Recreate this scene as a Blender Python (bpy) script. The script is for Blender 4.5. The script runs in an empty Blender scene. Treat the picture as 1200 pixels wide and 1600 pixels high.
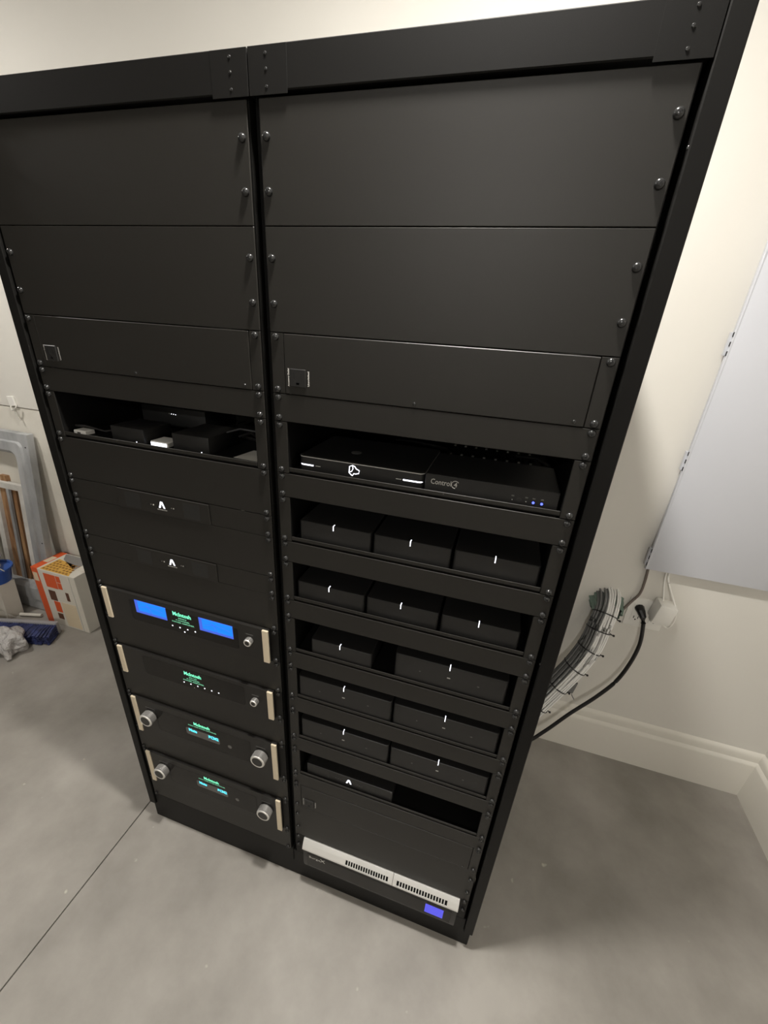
import bpy, bmesh, math, random
from mathutils import Vector, Matrix
random.seed(7)
scn = bpy.context.scene
COL = scn.collection
S = 0.001          # all figures below are millimetres
OZ = 1.78          # the floor lies 1780 mm under the top of the rack panels
U = 44.45          # one rack unit


def P(x, y, z):
    return Vector((x * S, y * S, z * S + OZ))


# ------------------------------------------------------------------ camera
cam_d = bpy.data.cameras.new('camera')
cam = bpy.data.objects.new('camera', cam_d)
COL.objects.link(cam)
R = ((0.9552936, 0.28966908, 0.05921109), (0.17141688, -0.37946563, -0.9091876), (-0.24089496, 0.87869088, -0.41215526))
right, down, fwd = (Vector(r).normalized() for r in R)
m = Matrix.Identity(4)
for i in range(3):
    m[i][0], m[i][1], m[i][2] = right[i], -down[i], -fwd[i]
m.translation = P(350.4, -596.2, -249.16)
cam.matrix_world = m
cam_d.sensor_fit = 'VERTICAL'
cam_d.sensor_height = 36
cam_d.sensor_width = 27
cam_d.lens = 36 * 639.354 / 1600
cam_d.clip_start = 0.02
scn.camera = cam

# ------------------------------------------------------------------ light
world = bpy.data.worlds.new('world')
scn.world = world
world.use_nodes = True
world.node_tree.nodes['Background'].inputs[0].default_value = (1, 0.95, 0.88, 1)
world.node_tree.nodes['Background'].inputs[1].default_value = 0.0


def bulb(x, y, watts, z=625, col=(1, 0.965, 0.91)):
    d = bpy.data.lights.new('bulb_light', 'POINT')
    d.shadow_soft_size = 0.045
    d.energy = watts
    d.color = col
    o = bpy.data.objects.new('bulb_light', d)
    COL.objects.link(o)
    o.location = P(x, y, z)
    return o


def glow_disc(x, y, watts, z=640, size=0.09, col=(1, 0.965, 0.91)):
    """the downward share of a lamp with a flush opal shade"""
    d = bpy.data.lights.new('shade_light', 'AREA')
    d.shape = 'DISK'
    d.size = size
    d.energy = watts
    d.color = col
    o = bpy.data.objects.new('shade_light', d)
    COL.objects.link(o)
    o.location = P(x, y, z)


# x, y, watts sideways, watts downwards; the last lamp is added fill
LIGHTS = [(223, -108, 10, 13), (-1850, -60, 8, 5), (60, -2900, 20, 12)]
for lx, ly, w0, w1 in LIGHTS:
    bulb(lx, ly, w0)
    glow_disc(lx, ly, w1)

vs = scn.view_settings
vs.view_transform = 'Standard'
vs.look = 'None'
vs.gamma = 1
vs.use_curve_mapping = False
vs.exposure = 1.0

# ------------------------------------------------------------------ materials
MATS = {}


def mat(name, col, rough=0.5, metal=0.0, emit=None, estr=0.0, spec=0.5, bump=0.0, bscale=900.0, coat=0.0, trans=0.0, alpha=1.0):
    if name in MATS:
        return MATS[name]
    M = bpy.data.materials.new(name)
    M.use_nodes = True
    nt = M.node_tree
    b = nt.nodes['Principled BSDF']
    b.inputs['Base Color'].default_value = (*col, 1)
    b.inputs['Roughness'].default_value = rough
    b.inputs['Metallic'].default_value = metal
    b.inputs['Specular IOR Level'].default_value = spec
    b.inputs['Coat Weight'].default_value = coat
    b.inputs['Transmission Weight'].default_value = trans
    b.inputs['Alpha'].default_value = alpha
    if emit:
        b.inputs['Emission Color'].default_value = (*emit, 1)
        b.inputs['Emission Strength'].default_value = estr
    if bump:
        tc = nt.nodes.new('ShaderNodeTexCoord')
        n = nt.nodes.new('ShaderNodeTexNoise')
        n.inputs['Scale'].default_value = bscale
        n.inputs['Detail'].default_value = 3
        bp = nt.nodes.new('ShaderNodeBump')
        bp.inputs['Strength'].default_value = bump
        bp.inputs['Distance'].default_value = 0.0006
        nt.links.new(tc.outputs['Object'], n.inputs['Vector'])
        nt.links.new(n.outputs['Fac'], bp.inputs['Height'])
        nt.links.new(bp.outputs['Normal'], b.inputs['Normal'])
    MATS[name] = M
    return M


def noise_mix(name, cols, scale, rough, detail=6, bump=0.0, bdist=0.001, spots=None, lo=0.35, hi=0.65, rough2=None, stretch=(1, 1, 1)):
    M = bpy.data.materials.new(name)
    M.use_nodes = True
    nt = M.node_tree
    b = nt.nodes['Principled BSDF']
    g = nt.nodes.new('ShaderNodeNewGeometry')
    mp = nt.nodes.new('ShaderNodeMapping')
    mp.inputs['Scale'].default_value = stretch
    nt.links.new(g.outputs['Position'], mp.inputs['Vector'])
    n = nt.nodes.new('ShaderNodeTexNoise')
    n.inputs['Scale'].default_value = scale
    n.inputs['Detail'].default_value = detail
    n.inputs['Roughness'].default_value = 0.6
    nt.links.new(mp.outputs[0], n.inputs['Vector'])
    r = nt.nodes.new('ShaderNodeValToRGB')
    e = r.color_ramp.elements
    e[0].position, e[1].position = lo, hi
    e[0].color, e[1].color = (*cols[0], 1), (*cols[-1], 1)
    for i, c in enumerate(cols[1:-1]):
        k = e.new(lo + (hi - lo) * (i + 1) / (len(cols) - 1))
        k.color = (*c, 1)
    nt.links.new(n.outputs['Fac'], r.inputs['Fac'])
    out = r.outputs['Color']
    if spots:
        sc, thr, colr = spots
        v = nt.nodes.new('ShaderNodeTexNoise')
        v.inputs['Scale'].default_value = sc
        v.inputs['Detail'].default_value = 2
        nt.links.new(g.outputs['Position'], v.inputs['Vector'])
        mr = nt.nodes.new('ShaderNodeMapRange')
        mr.inputs['From Min'].default_value = thr
        mr.inputs['From Max'].default_value = thr + 0.05
        nt.links.new(v.outputs['Fac'], mr.inputs['Value'])
        mx = nt.nodes.new('ShaderNodeMixRGB')
        mx.inputs['Color2'].default_value = (*colr, 1)
        nt.links.new(mr.outputs[0], mx.inputs['Fac'])
        nt.links.new(out, mx.inputs['Color1'])
        out = mx.outputs[0]
    nt.links.new(out, b.inputs['Base Color'])
    b.inputs['Roughness'].default_value = rough
    if bump:
        bn = nt.nodes.new('ShaderNodeTexNoise')
        bn.inputs['Scale'].default_value = scale * 12
        bn.inputs['Detail'].default_value = 4
        nt.links.new(g.outputs['Position'], bn.inputs['Vector'])
        bp = nt.nodes.new('ShaderNodeBump')
        bp.inputs['Strength'].default_value = bump
        bp.inputs['Distance'].default_value = bdist
        nt.links.new(bn.outputs['Fac'], bp.inputs['Height'])
        nt.links.new(bp.outputs['Normal'], b.inputs['Normal'])
    MATS[name] = M
    return M


PAN = mat('black_powder_coat', (0.0162, 0.0149, 0.0127), 0.44, spec=0.32, bump=0.10, bscale=1500)
FRM = mat('black_rack_steel', (0.0072, 0.0068, 0.0062), 0.5, spec=0.14, bump=0.10, bscale=1500)
INN = mat('interior_shade_black', (0.004, 0.004, 0.004), 0.7, spec=0.1)  # near-black stands in for shade inside the rack and behind slots
TRY = mat('tray_shade_black', (0.005, 0.0048, 0.0046), 0.6, spec=0.12)  # darker than the panel coat: shade inside the shelves is in the colour
ALU = mat('brushed_aluminium', (0.36, 0.35, 0.335), 0.4, 0.7)
SCR = mat('black_screw_steel', (0.05, 0.05, 0.05), 0.17, 0.6)
REC = mat('screw_recess', (0.002, 0.002, 0.002), 0.6)
PLA = mat('black_plastic', (0.016, 0.0155, 0.015), 0.42, spec=0.34)
PLD = mat('dark_plastic', (0.012, 0.012, 0.0115), 0.5)
GLS = mat('black_glass', (0.011, 0.010, 0.009), 0.2, spec=0.18)
MAC = mat('black_glass_face', (0.017, 0.0158, 0.0145), 0.38, spec=0.25)
CAP = mat('champagne_aluminium', (0.72, 0.62, 0.46), 0.45, 0.15)
CHR = mat('lit_rim_aluminium', (0.78, 0.76, 0.72), 0.36, 0.55)  # knob rims; brightness from light above is put into the colour
KNB = mat('knob_face_black', (0.012, 0.011, 0.010), 0.35)
BLU = mat('blue_meter_light', (0.0, 0.08, 0.3), 0.4, emit=(0.003, 0.2, 0.80), estr=0.55)
BLE = mat('blue_meter_edge', (0.02, 0.06, 0.3), 0.3, emit=(0.05, 0.10, 0.62), estr=0.5)
GRN = mat('green_logo_light', (0.0, 0.2, 0.1), 0.4, emit=(0.2, 0.9, 0.52), estr=0.7)
GRD = mat('green_text_light', (0.05, 0.2, 0.12), 0.4, emit=(0.13, 0.42, 0.25), estr=0.55)
CYN = mat('cyan_text_light', (0.0, 0.1, 0.2), 0.4, emit=(0.08, 0.75, 1.0), estr=1.0)
DSP = mat('grey_display_window', (0.11, 0.105, 0.097), 0.4)
LED = mat('white_led', (0.8, 0.8, 0.85), 0.4, emit=(0.86, 0.88, 1.0), estr=1.3)
LEB = mat('blue_led', (0.1, 0.1, 0.8), 0.4, emit=(0.06, 0.09, 1.0), estr=2.0)
LCD = mat('violet_lcd', (0.05, 0.05, 0.4), 0.4, emit=(0.085, 0.085, 0.75), estr=0.42)
LCT = mat('lcd_text', (0.02, 0.02, 0.3), 0.4, emit=(0.05, 0.05, 0.5), estr=0.7)
WPR = mat('white_print', (0.72, 0.70, 0.66), 0.5)
GPR = mat('grey_print', (0.42, 0.41, 0.385), 0.5)
DPR = mat('dim_print', (0.10, 0.098, 0.092), 0.5)
SIL = mat('silver_bezel', (0.80, 0.79, 0.76), 0.32, 0.35)
WHI = mat('white_plastic', (0.84, 0.82, 0.77), 0.4)
ENC = mat('white_enamel_steel', (0.60, 0.61, 0.65), 0.35)
CABW = mat('white_cable_jacket', (0.86, 0.85, 0.82), 0.45)
CABG = mat('grey_cable_jacket', (0.16, 0.16, 0.155), 0.45)
CABB = mat('brown_grey_cable', (0.16, 0.13, 0.11), 0.5)
BLK = mat('black_rubber', (0.008, 0.007, 0.007), 0.4)
GRF = mat('green_grey_fibre', (0.16, 0.22, 0.18), 0.8, bump=0.8, bscale=300)
GALV = noise_mix('galvanised_steel', ((0.26, 0.265, 0.27), (0.36, 0.365, 0.37), (0.44, 0.445, 0.45)), 9, 0.45, stretch=(1, 1, 0.3))
WOOD = noise_mix('brown_wood', ((0.16, 0.075, 0.03), (0.30, 0.16, 0.075), (0.40, 0.24, 0.12)), 6, 0.6, stretch=(8, 8, 0.6))
PNTW = noise_mix('scuffed_white_paint', ((0.55, 0.53, 0.49), (0.70, 0.68, 0.64)), 12, 0.6)
ORG = mat('orange_print', (0.75, 0.11, 0.025), 0.5)
CARD = mat('white_card', (0.72, 0.68, 0.60), 0.6)
CARDS = mat('grey_white_card', (0.58, 0.56, 0.51), 0.6)
CRM = mat('cream_print', (0.74, 0.62, 0.44), 0.55)
BRN = mat('brown_print', (0.12, 0.05, 0.025), 0.5)
GRYP = mat('grey_photo_print', (0.26, 0.25, 0.24), 0.45)
YEL = mat('golden_waffle_print', (0.72, 0.42, 0.09), 0.5)
YED = mat('waffle_pit_print', (0.30, 0.13, 0.02), 0.5)
NAVY = noise_mix('navy_bristle', ((0.008, 0.012, 0.05), (0.03, 0.045, 0.17)), 40, 0.6, stretch=(1, 1, 0.2))
BLUP = mat('blue_plastic', (0.035, 0.11, 0.42), 0.3)
BAG = mat('white_film', (0.80, 0.77, 0.75), 0.22, trans=0.35, spec=0.7, bump=1.0, bscale=45)
MATS['white_film'].node_tree.nodes['Bump'].inputs['Distance'].default_value = 0.02
CON = noise_mix('concrete', ((0.235, 0.218, 0.194), (0.31, 0.29, 0.26), (0.385, 0.363, 0.328)), 2.6, 0.5, detail=8, bump=0.06, bdist=0.0008, spots=(23, 0.735, (0.50, 0.47, 0.41)), lo=0.33, hi=0.67)
GRV = mat('joint_dark', (0.05, 0.045, 0.04), 0.9)
WAL = noise_mix('wall_paint', ((0.69, 0.665, 0.61), (0.725, 0.70, 0.645)), 0.8, 0.6)
STM = noise_mix('stem_wall_paint', ((0.70, 0.665, 0.59), (0.76, 0.725, 0.65)), 5, 0.65)
TRM = mat('trim_paint', (0.74, 0.71, 0.64), 0.4)
CEI = mat('ceiling_paint', (0.55, 0.54, 0.52), 0.7)
DIM = mat('bounce_dimmed_wall', (0.33, 0.32, 0.30), 0.8)  # unseen walls, darkened to cut the bounce light


# ------------------------------------------------------------------ mesh builder
class MB:
    def __init__(self):
        self.bm = bmesh.new()

    def box(self, x0, x1, y0, y1, z0, z1, bev=0, seg=1, mi=0, rot=None):
        x0, x1 = sorted((x0, x1)); y0, y1 = sorted((y0, y1)); z0, z1 = sorted((z0, z1))
        vs_ = bmesh.ops.create_cube(self.bm, size=1)['verts']
        c = ((x0 + x1) / 2, (y0 + y1) / 2, (z0 + z1) / 2)
        for v in vs_:
            v.co = Vector((c[0] + v.co.x * (x1 - x0), c[1] + v.co.y * (y1 - y0), c[2] + v.co.z * (z1 - z0)))
        fs = set(f for v in vs_ for f in v.link_faces)
        if bev:
            es = list(set(e for v in vs_ for e in v.link_edges))
            r = bmesh.ops.bevel(self.bm, geom=es, offset=bev, segments=seg, affect='EDGES', profile=0.5)
            fs = set(f for v in set(v for f in r['faces'] for v in f.verts) for f in v.link_faces)
            vs_ = list(set(v for f in fs for v in f.verts))
        for f in fs:
            f.material_index = mi
        if rot:
            bmesh.ops.rotate(self.bm, verts=vs_, cent=rot[0], matrix=rot[1])
        return self

    def vbox(self, x0, x1, y0, y1, z0, z1, r, seg=5, bev=0.0):
        """box with rounded vertical corners"""
        pts = []
        for cx, cy, a0 in ((x1 - r, y1 - r, 0), (x0 + r, y1 - r, 90), (x0 + r, y0 + r, 180), (x1 - r, y0 + r, 270)):
            for i in range(seg + 1):
                a = math.radians(a0 + 90 * i / seg)
                pts.append((cx + r * math.cos(a), cy + r * math.sin(a)))
        return self.prism([(x, y, 0) for x, y in pts], (0, 0, 1), z0, z1, bev, lambda p, t: (p[0], p[1], t))

    def fbox(self, x0, x1, y0, y1, z0, z1, r, seg=4, bev=0.0):
        """box whose corners are rounded as seen from the front"""
        pts = []
        for cx, cz, a0 in ((x1 - r, z1 - r, 0), (x0 + r, z1 - r, 90), (x0 + r, z0 + r, 180), (x1 - r, z0 + r, 270)):
            for i in range(seg + 1):
                a = math.radians(a0 + 90 * i / seg)
                pts.append((cx + r * math.cos(a), cz + r * math.sin(a)))
        return self.prism(pts, None, y0, y1, bev, lambda p, t: (p[0], t, p[1]))

    def prism(self, pts, ax, t0, t1, bev, f, mi=0):
        lo = [self.bm.verts.new(f(p, t0)) for p in pts]
        hi = [self.bm.verts.new(f(p, t1)) for p in pts]
        n = len(pts)
        fs = [self.bm.faces.new(lo[::-1]), self.bm.faces.new(hi)]
        for i in range(n):
            fs.append(self.bm.faces.new((lo[i], lo[(i + 1) % n], hi[(i + 1) % n], hi[i])))
        for k in fs:
            k.material_index = mi
        bmesh.ops.recalc_face_normals(self.bm, faces=fs)
        if bev:
            es = list(fs[0].edges) + list(fs[1].edges)
            bmesh.ops.bevel(self.bm, geom=es, offset=bev, segments=1, affect='EDGES', profile=0.5)
        return self

    def xprism(self, prof, x0, x1, mi=0):
        """(y, z) profile run along x"""
        return self.prism(prof, None, x0, x1, 0, lambda p, t: (t, p[0], p[1]), mi)

    def poly(self, pts, mi=0):
        f = self.bm.faces.new([self.bm.verts.new(p) for p in pts])
        f.material_index = mi
        return self

    def ycyl(self, x, z, y0, y1, r0, r1=None, n=20, mi=0):
        """cylinder along y"""
        r1 = r0 if r1 is None else r1
        a = [self.bm.verts.new((x + r0 * math.cos(2 * math.pi * i / n), y0, z + r0 * math.sin(2 * math.pi * i / n))) for i in range(n)]
        b = [self.bm.verts.new((x + r1 * math.cos(2 * math.pi * i / n), y1, z + r1 * math.sin(2 * math.pi * i / n))) for i in range(n)]
        fs = [self.bm.faces.new(a), self.bm.faces.new(b[::-1])]
        for i in range(n):
            fs.append(self.bm.faces.new((a[i], b[i], b[(i + 1) % n], a[(i + 1) % n])))
        for f in fs:
            f.material_index = mi
        bmesh.ops.recalc_face_normals(self.bm, faces=fs)
        return self

    def lathe(self, cx, cy, prof, n=24, mi=0):
        """(r, z) profile turned about a vertical axis"""
        rings = []
        for r, z in prof:
            rings.append([self.bm.verts.new((cx + r * math.cos(2 * math.pi * i / n), cy + r * math.sin(2 * math.pi * i / n), z)) for i in range(n)])
        fs = []
        for a, b in zip(rings, rings[1:]):
            for i in range(n):
                fs.append(self.bm.faces.new((a[i], a[(i + 1) % n], b[(i + 1) % n], b[i])))
        fs.append(self.bm.faces.new(rings[0][::-1])); fs.append(self.bm.faces.new(rings[-1]))
        for f in fs:
            f.material_index = mi
        return self

    def tube(self, path, r, n=8, mi=0, closed=False):
        path = [Vector(p) for p in path]
        rings = []
        L = len(path)
        for i, p in enumerate(path):
            if closed:
                t = path[(i + 1) % L] - path[i - 1]
            else:
                t = path[min(i + 1, L - 1)] - path[max(i - 1, 0)]
            t.normalize()
            up = Vector((0, 0, 1)) if abs(t.z) < 0.9 else Vector((0, 1, 0))
            a = t.cross(up).normalized()
            b = a.cross(t)
            rr = r(i / (L - 1)) if callable(r) else r
            rings.append([self.bm.verts.new(p + rr * (math.cos(2 * math.pi * k / n) * a + math.sin(2 * math.pi * k / n) * b)) for k in range(n)])
        fs = []
        pairs = list(zip(rings, rings[1:])) + ([(rings[-1], rings[0])] if closed else [])
        for a, b in pairs:
            for k in range(n):
                fs.append(self.bm.faces.new((a[k], a[(k + 1) % n], b[(k + 1) % n], b[k])))
        if not closed:
            fs.append(self.bm.faces.new(rings[0][::-1])); fs.append(self.bm.faces.new(rings[-1]))
        for f in fs:
            f.material_index = mi
        bmesh.ops.recalc_face_normals(self.bm, faces=fs)
        return self

    def build(self, name, mats, parent=None, smooth=True, base=False):
        bm = self.bm
        vs_ = [v.co for v in bm.verts]
        lo = [min(v[i] for v in vs_) for i in range(3)]
        hi = [max(v[i] for v in vs_) for i in range(3)]
        c = Vector(((lo[0] + hi[0]) / 2, (lo[1] + hi[1]) / 2, lo[2] if (base or parent is None) else (lo[2] + hi[2]) / 2))
        for v in bm.verts:
            v.co = (v.co - c) * S
        me = bpy.data.meshes.new(name)
        bm.to_mesh(me)
        bm.free()
        for k in (mats if isinstance(mats, (list, tuple)) else [mats]):
            me.materials.append(k)
        if smooth:
            me.shade_smooth()
            me.set_sharp_from_angle(angle=math.radians(32))
        o = bpy.data.objects.new(name, me)
        COL.objects.link(o)
        return place(o, P(*c), parent)


WORLD = {}


def place(o, w, parent):
    WORLD[o.name] = w
    if parent is not None:
        o.parent = parent
        o.location = w - WORLD[parent.name]
    else:
        o.location = w
    return o


def tag(o, label, cat, group=None):
    o['label'] = label
    o['category'] = cat
    if group:
        o['group'] = group
    return o


def struct(o):
    o['kind'] = 'structure'
    return o


def thing(name, label, cat, x, y, z, group=None):
    o = bpy.data.objects.new(name, None)
    o.empty_display_size = 0.03
    COL.objects.link(o)
    place(o, P(x, y, z), None)
    return tag(o, label, cat, group)


def text(body, name, x, y, z, size, material, parent, align='CENTER', width=None, bold=0.0, rot=0.0):
    """flat lettering facing the front of the rack; size is the letter height in mm"""
    cu = bpy.data.curves.new(name, 'FONT')
    cu.body = body
    cu.size = size / 0.7
    cu.align_x = align
    cu.align_y = 'CENTER'
    cu.extrude = 0.12
    cu.offset = bold
    cu.resolution_u = 2
    t = bpy.data.objects.new(name, cu)
    COL.objects.link(t)
    bpy.context.view_layer.update()
    me = bpy.data.meshes.new_from_object(t)
    COL.objects.unlink(t)
    bpy.data.objects.remove(t)
    if width:
        xs = [v.co.x for v in me.vertices]
        k = width / max(1e-6, max(xs) - min(xs))
        for v in me.vertices:
            v.co.x *= k
    ca, sa = math.cos(rot), math.sin(rot)
    for v in me.vertices:
        a, b = v.co.x * ca - v.co.y * sa, v.co.x * sa + v.co.y * ca
        v.co = Vector((a * S, -v.co.z * S, b * S))
    me.materials.clear()
    me.materials.append(material)
    o = bpy.data.objects.new(name, me)
    COL.objects.link(o)
    return place(o, P(x, y, z), parent)


# shared screw: domed pan head with a cross recess, its seat at y = 0
def screw_mesh(name, r, h):
    b = MB()
    n = 12
    prof = ((r, 0), (r, -h * 0.35), (r * 0.82, -h * 0.8), (r * 0.45, -h), (0.01, -h * 1.03))
    rings = [[b.bm.verts.new((q * math.cos(2 * math.pi * i / n), y, q * math.sin(2 * math.pi * i / n))) for i in range(n)] for q, y in prof]
    fs = []
    for a, c in zip(rings, rings[1:]):
        for i in range(n):
            fs.append(b.bm.faces.new((a[i], a[(i + 1) % n], c[(i + 1) % n], c[i])))
    bmesh.ops.recalc_face_normals(b.bm, faces=fs)
    for f in fs:
        f.smooth = True
    for hx, hz in ((r * 0.48, r * 0.11), (r * 0.11, r * 0.48)):
        b.poly([(-hx, -h * 1.05, -hz), (hx, -h * 1.05, -hz), (hx, -h * 1.05, hz), (-hx, -h * 1.05, hz)], 1)
    for v in b.bm.verts:
        v.co *= S
    me = bpy.data.meshes.new(name)
    b.bm.to_mesh(me)
    b.bm.free()
    me.materials.append(SCR)
    me.materials.append(REC)
    return me


SM = screw_mesh('pan_screw', 5.3, 4.6)
SS = screw_mesh('small_screw', 2.6, 1.2)
SR = screw_mesh('rivet', 1.9, 0.7)


def screw(x, y, z, parent, mesh=None, name='screw'):
    o = bpy.data.objects.new(name, mesh or SM)
    COL.objects.link(o)
    o.rotation_euler = (0, random.uniform(0, 1.5), 0)
    return place(o, P(x, y, z), parent)


# ================================================================== the setting
b = MB()
b.box(-5200, -587, -3400, 800, -1800, -1780)
b.box(-583, 1500, -3400, 800, -1800, -1780)
b.box(-590, -580, -3400, 800, -1805, -1786, mi=1)
floor = struct(b.build('floor', [CON, GRV], smooth=False))
WY = 760       # face of the wall behind the rack
b = MB()
b.box(-560, 1460, WY, WY + 20, -1780, 662)
b.box(-5200, -560, WY, WY + 20, -688, 662)
wall_back = struct(b.build('wall_back', WAL, smooth=False))
b = MB()
b.box(-5200, -560, WY + 4, WY + 24, -1780, -692)
b.build('stem_wall', STM, wall_back, smooth=False)
struct(MB().box(1452, 1472, -3400, WY + 20, -1780, 662).build('wall_right', WAL, smooth=False))
struct(MB().box(-5220, -5200, -3400, WY + 20, -1780, 662).build('wall_left', DIM, smooth=False))
struct(MB().box(-5220, 1472, -3420, -3400, -1780, 662).build('wall_front', DIM, smooth=False))
struct(MB().box(-5220, 1472, -3420, WY + 20, 662, 682).build('ceiling', CEI, smooth=False))
PROF = [(0, -1780), (-18, -1780), (-18, -1622), (-17, -1615), (-10, -1606), (-9.5, -1592), (-9, -1582), (-6, -1572), (0, -1566)]
b = MB()
b.prism(PROF, None, -560, 1434, 0, lambda p, t: (t + (18 + p[0] if t > 1000 else 0), WY + p[0], p[1]))
struct(b.build('baseboard_back', TRM))
b = MB()
b.prism(PROF, None, -3400, WY - 18, 0, lambda p, t: (1452 + p[0], t + (18 + p[0] if t > 0 else 0), p[1]))
struct(b.build('baseboard_right', TRM))
# porcelain lampholders on the ceiling (out of the picture); the last is added for fill
for i, (lx, ly, _, _) in enumerate(LIGHTS):
    t = thing('ceiling_lamp', 'plain ceiling lampholder ' + ('right above the rack', 'above the left wall clutter', 'added as fill light behind the camera')[i], 'lamp', lx, ly, 662, 'ceiling lampholders')
    MB().lathe(lx, ly, ((55, 662), (55, 655), (30, 650), (22, 648)), 24).build('lampholder', CEI, t)

# ================================================================== rack frame
rack = thing('equipment_rack', 'tall black double bay steel equipment rack standing on concrete floor', 'rack', -16, 300, -1780)
for x0, x1, xi in ((-537, -514, -512), (482, 505, 480)):
    b = MB()
    b.box(x0, x1, -4, 30, -1700, 46, 1.5)
    b.box(x0 if x0 < 0 else x1 - 3, x0 + 3 if x0 < 0 else x1, 28, 600, -1700, 46)
    b.build('side_panel', FRM, rack)
for x0, x1 in ((-513, -20.5), (-19, 481)):
    bar = MB().box(x0, x1, -3, 18, 4, 46, 1.2).build('top_bar', FRM, rack)
    for e0, e1 in ((x0, x0 + 52), (x1 - 52, x1)):
        MB().box(e0, e1, -3.3, -2.6, 0.5, 45.4, 0.2).build('corner_plate', FRM, bar)
    for sx in (x0 + 24, x1 - 24):
        for sz in (38, 24, 8):
            screw(sx, -3.3, sz, bar, SR, 'rivet')
MB().box(-537, 505, 18, 600, 40, 46).build('top_cover', FRM, rack)
MB().box(-514, 482, 596, 600, -1700, 40).build('light_stop_back', INN, rack)  # added to close the back and keep light out of the bays
b = MB()
b.box(-22, -13, 14, 596, -1700, 40)
b.build('bay_divider', INN, rack)
for x in (-26.5, -10.5):
    MB().box(x - 1.2, x + 1.2, 4, 40, -1645, 2).build('post_edge', FRM, rack)
for x0, x1 in ((-511, -488), (-48, -26), (-9.5, 12), (453, 475)):
    MB().box(x0, x1, 4, 7, -1645, 2).build('mounting_rail', FRM, rack)
MB().box(-514, 482, 40, 596, -1652, -1646).build('bottom_cover', INN, rack)
for x0, x1 in ((-513, -20.5), (-19, 481)):
    MB().box(x0, x1, 1, 22, -1704, -1646.5, 1.5).build('bottom_bar', FRM, rack)
MB().box(-533, 501, 5, 580, -1780, -1707, 2).build('plinth', FRM, rack)
for z in (-66, -760):
    screw(483, -1, z, rack, SS, 'rivet')

LX, RX = -500.5, 0.0     # x of the left screw column in the left and right bay


def plate(bx, u0, u1, parent, y0=0.0, name='face_plate', m_=None, gap=0.5, bev=0.7):
    return MB().box(bx - 8.8, bx + 473.8, y0, y0 + 2.6, -u1 * U + gap, -u0 * U - gap, bev).build(name, m_ or PAN, parent)


def screws(bx, zs, parent, y=0.0):
    for z in zs:
        for x in (bx, bx + 465):
            screw(x, y, z, parent)


def edge_zs(u0, u1):
    return (-u0 * U - 6.35, -u1 * U + 6.35)


def blank(bx, u0, u1, label, gap=0.5):
    n = u1 - u0
    t = thing('blank_panel', label, 'panel', bx + 232.5, 0, -u1 * U)
    plate(bx, u0, u1, t, gap=gap)
    b_ = MB()       # folded stiffening returns behind the face
    b_.box(bx + 16, bx + 449, 2.6, 14, -u0 * U - 2.2, -u0 * U - 0.9)
    b_.box(bx + 16, bx + 449, 2.6, 14, -u1 * U + 0.9, -u1 * U + 2.2)
    b_.build('flange', PAN, t)
    screws(bx, edge_zs(u0, u1) if n < 3 else (-u0 * U - 38.1, -u1 * U + 38.1), t)
    return t


def outlet(x, z, y, parent):
    o = MB().box(x - 13.5, x + 13.5, y - 2.2, y + 1, z - 13.5, z + 13.5, 1.0).build('socket', PLA, parent)
    b_ = MB()
    yy = y - 2.35
    for dx, hh in ((-6, 4.6), (6, 4.0)):
        b_.box(x + dx - 1.3, x + dx + 1.3, yy, yy + 0.4, z + 3.5 - hh, z + 3.5 + hh)
    b_.ycyl(x, z - 7, yy, yy + 0.4, 2.8, n=12)
    b_.box(x - 2.8, x + 2.8, yy, yy + 0.4, z - 9.5, z - 7)
    b_.build('slots', REC, o)
    return o


def power_panel(bx, u0, label, prints=True):
    t = thing('power_conditioner', label, 'power unit', bx + 232.5, 0, -(u0 + 2) * U)
    for x0, x1 in ((bx - 8.8, bx + 12.4), (bx + 453.6, bx + 473.8)):
        MB().box(x0, x1, 0, 2.6, -(u0 + 2) * U + 0.5, -u0 * U - 0.5, 0.6).build('ear', PAN, t)
    MB().box(bx + 13.2, bx + 452.8, -0.6, 60, -(u0 + 2) * U + 0.6, -u0 * U - 0.9, 0.9).build('chassis', PAN, t)
    oz = -u0 * U - 63
    outlet(bx + 36, oz, -0.6, t)
    text('Accessory Outlet', 'caption', bx + 19.5, -0.75, oz, 2.6, WPR if prints else GPR, t, width=27, rot=math.pi / 2, bold=0.12)
    text('Unswitched', 'caption', bx + 53.5, -0.75, oz, 2.6, WPR if prints else GPR, t, width=22, rot=math.pi / 2, bold=0.12)
    for dx in (222, 440):
        screw(bx + dx, -0.6, -(u0 + 2) * U + 6.5, t, SS, 'small_screw')
    screws(bx, edge_zs(u0, u0 + 2), t)
    return t


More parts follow.
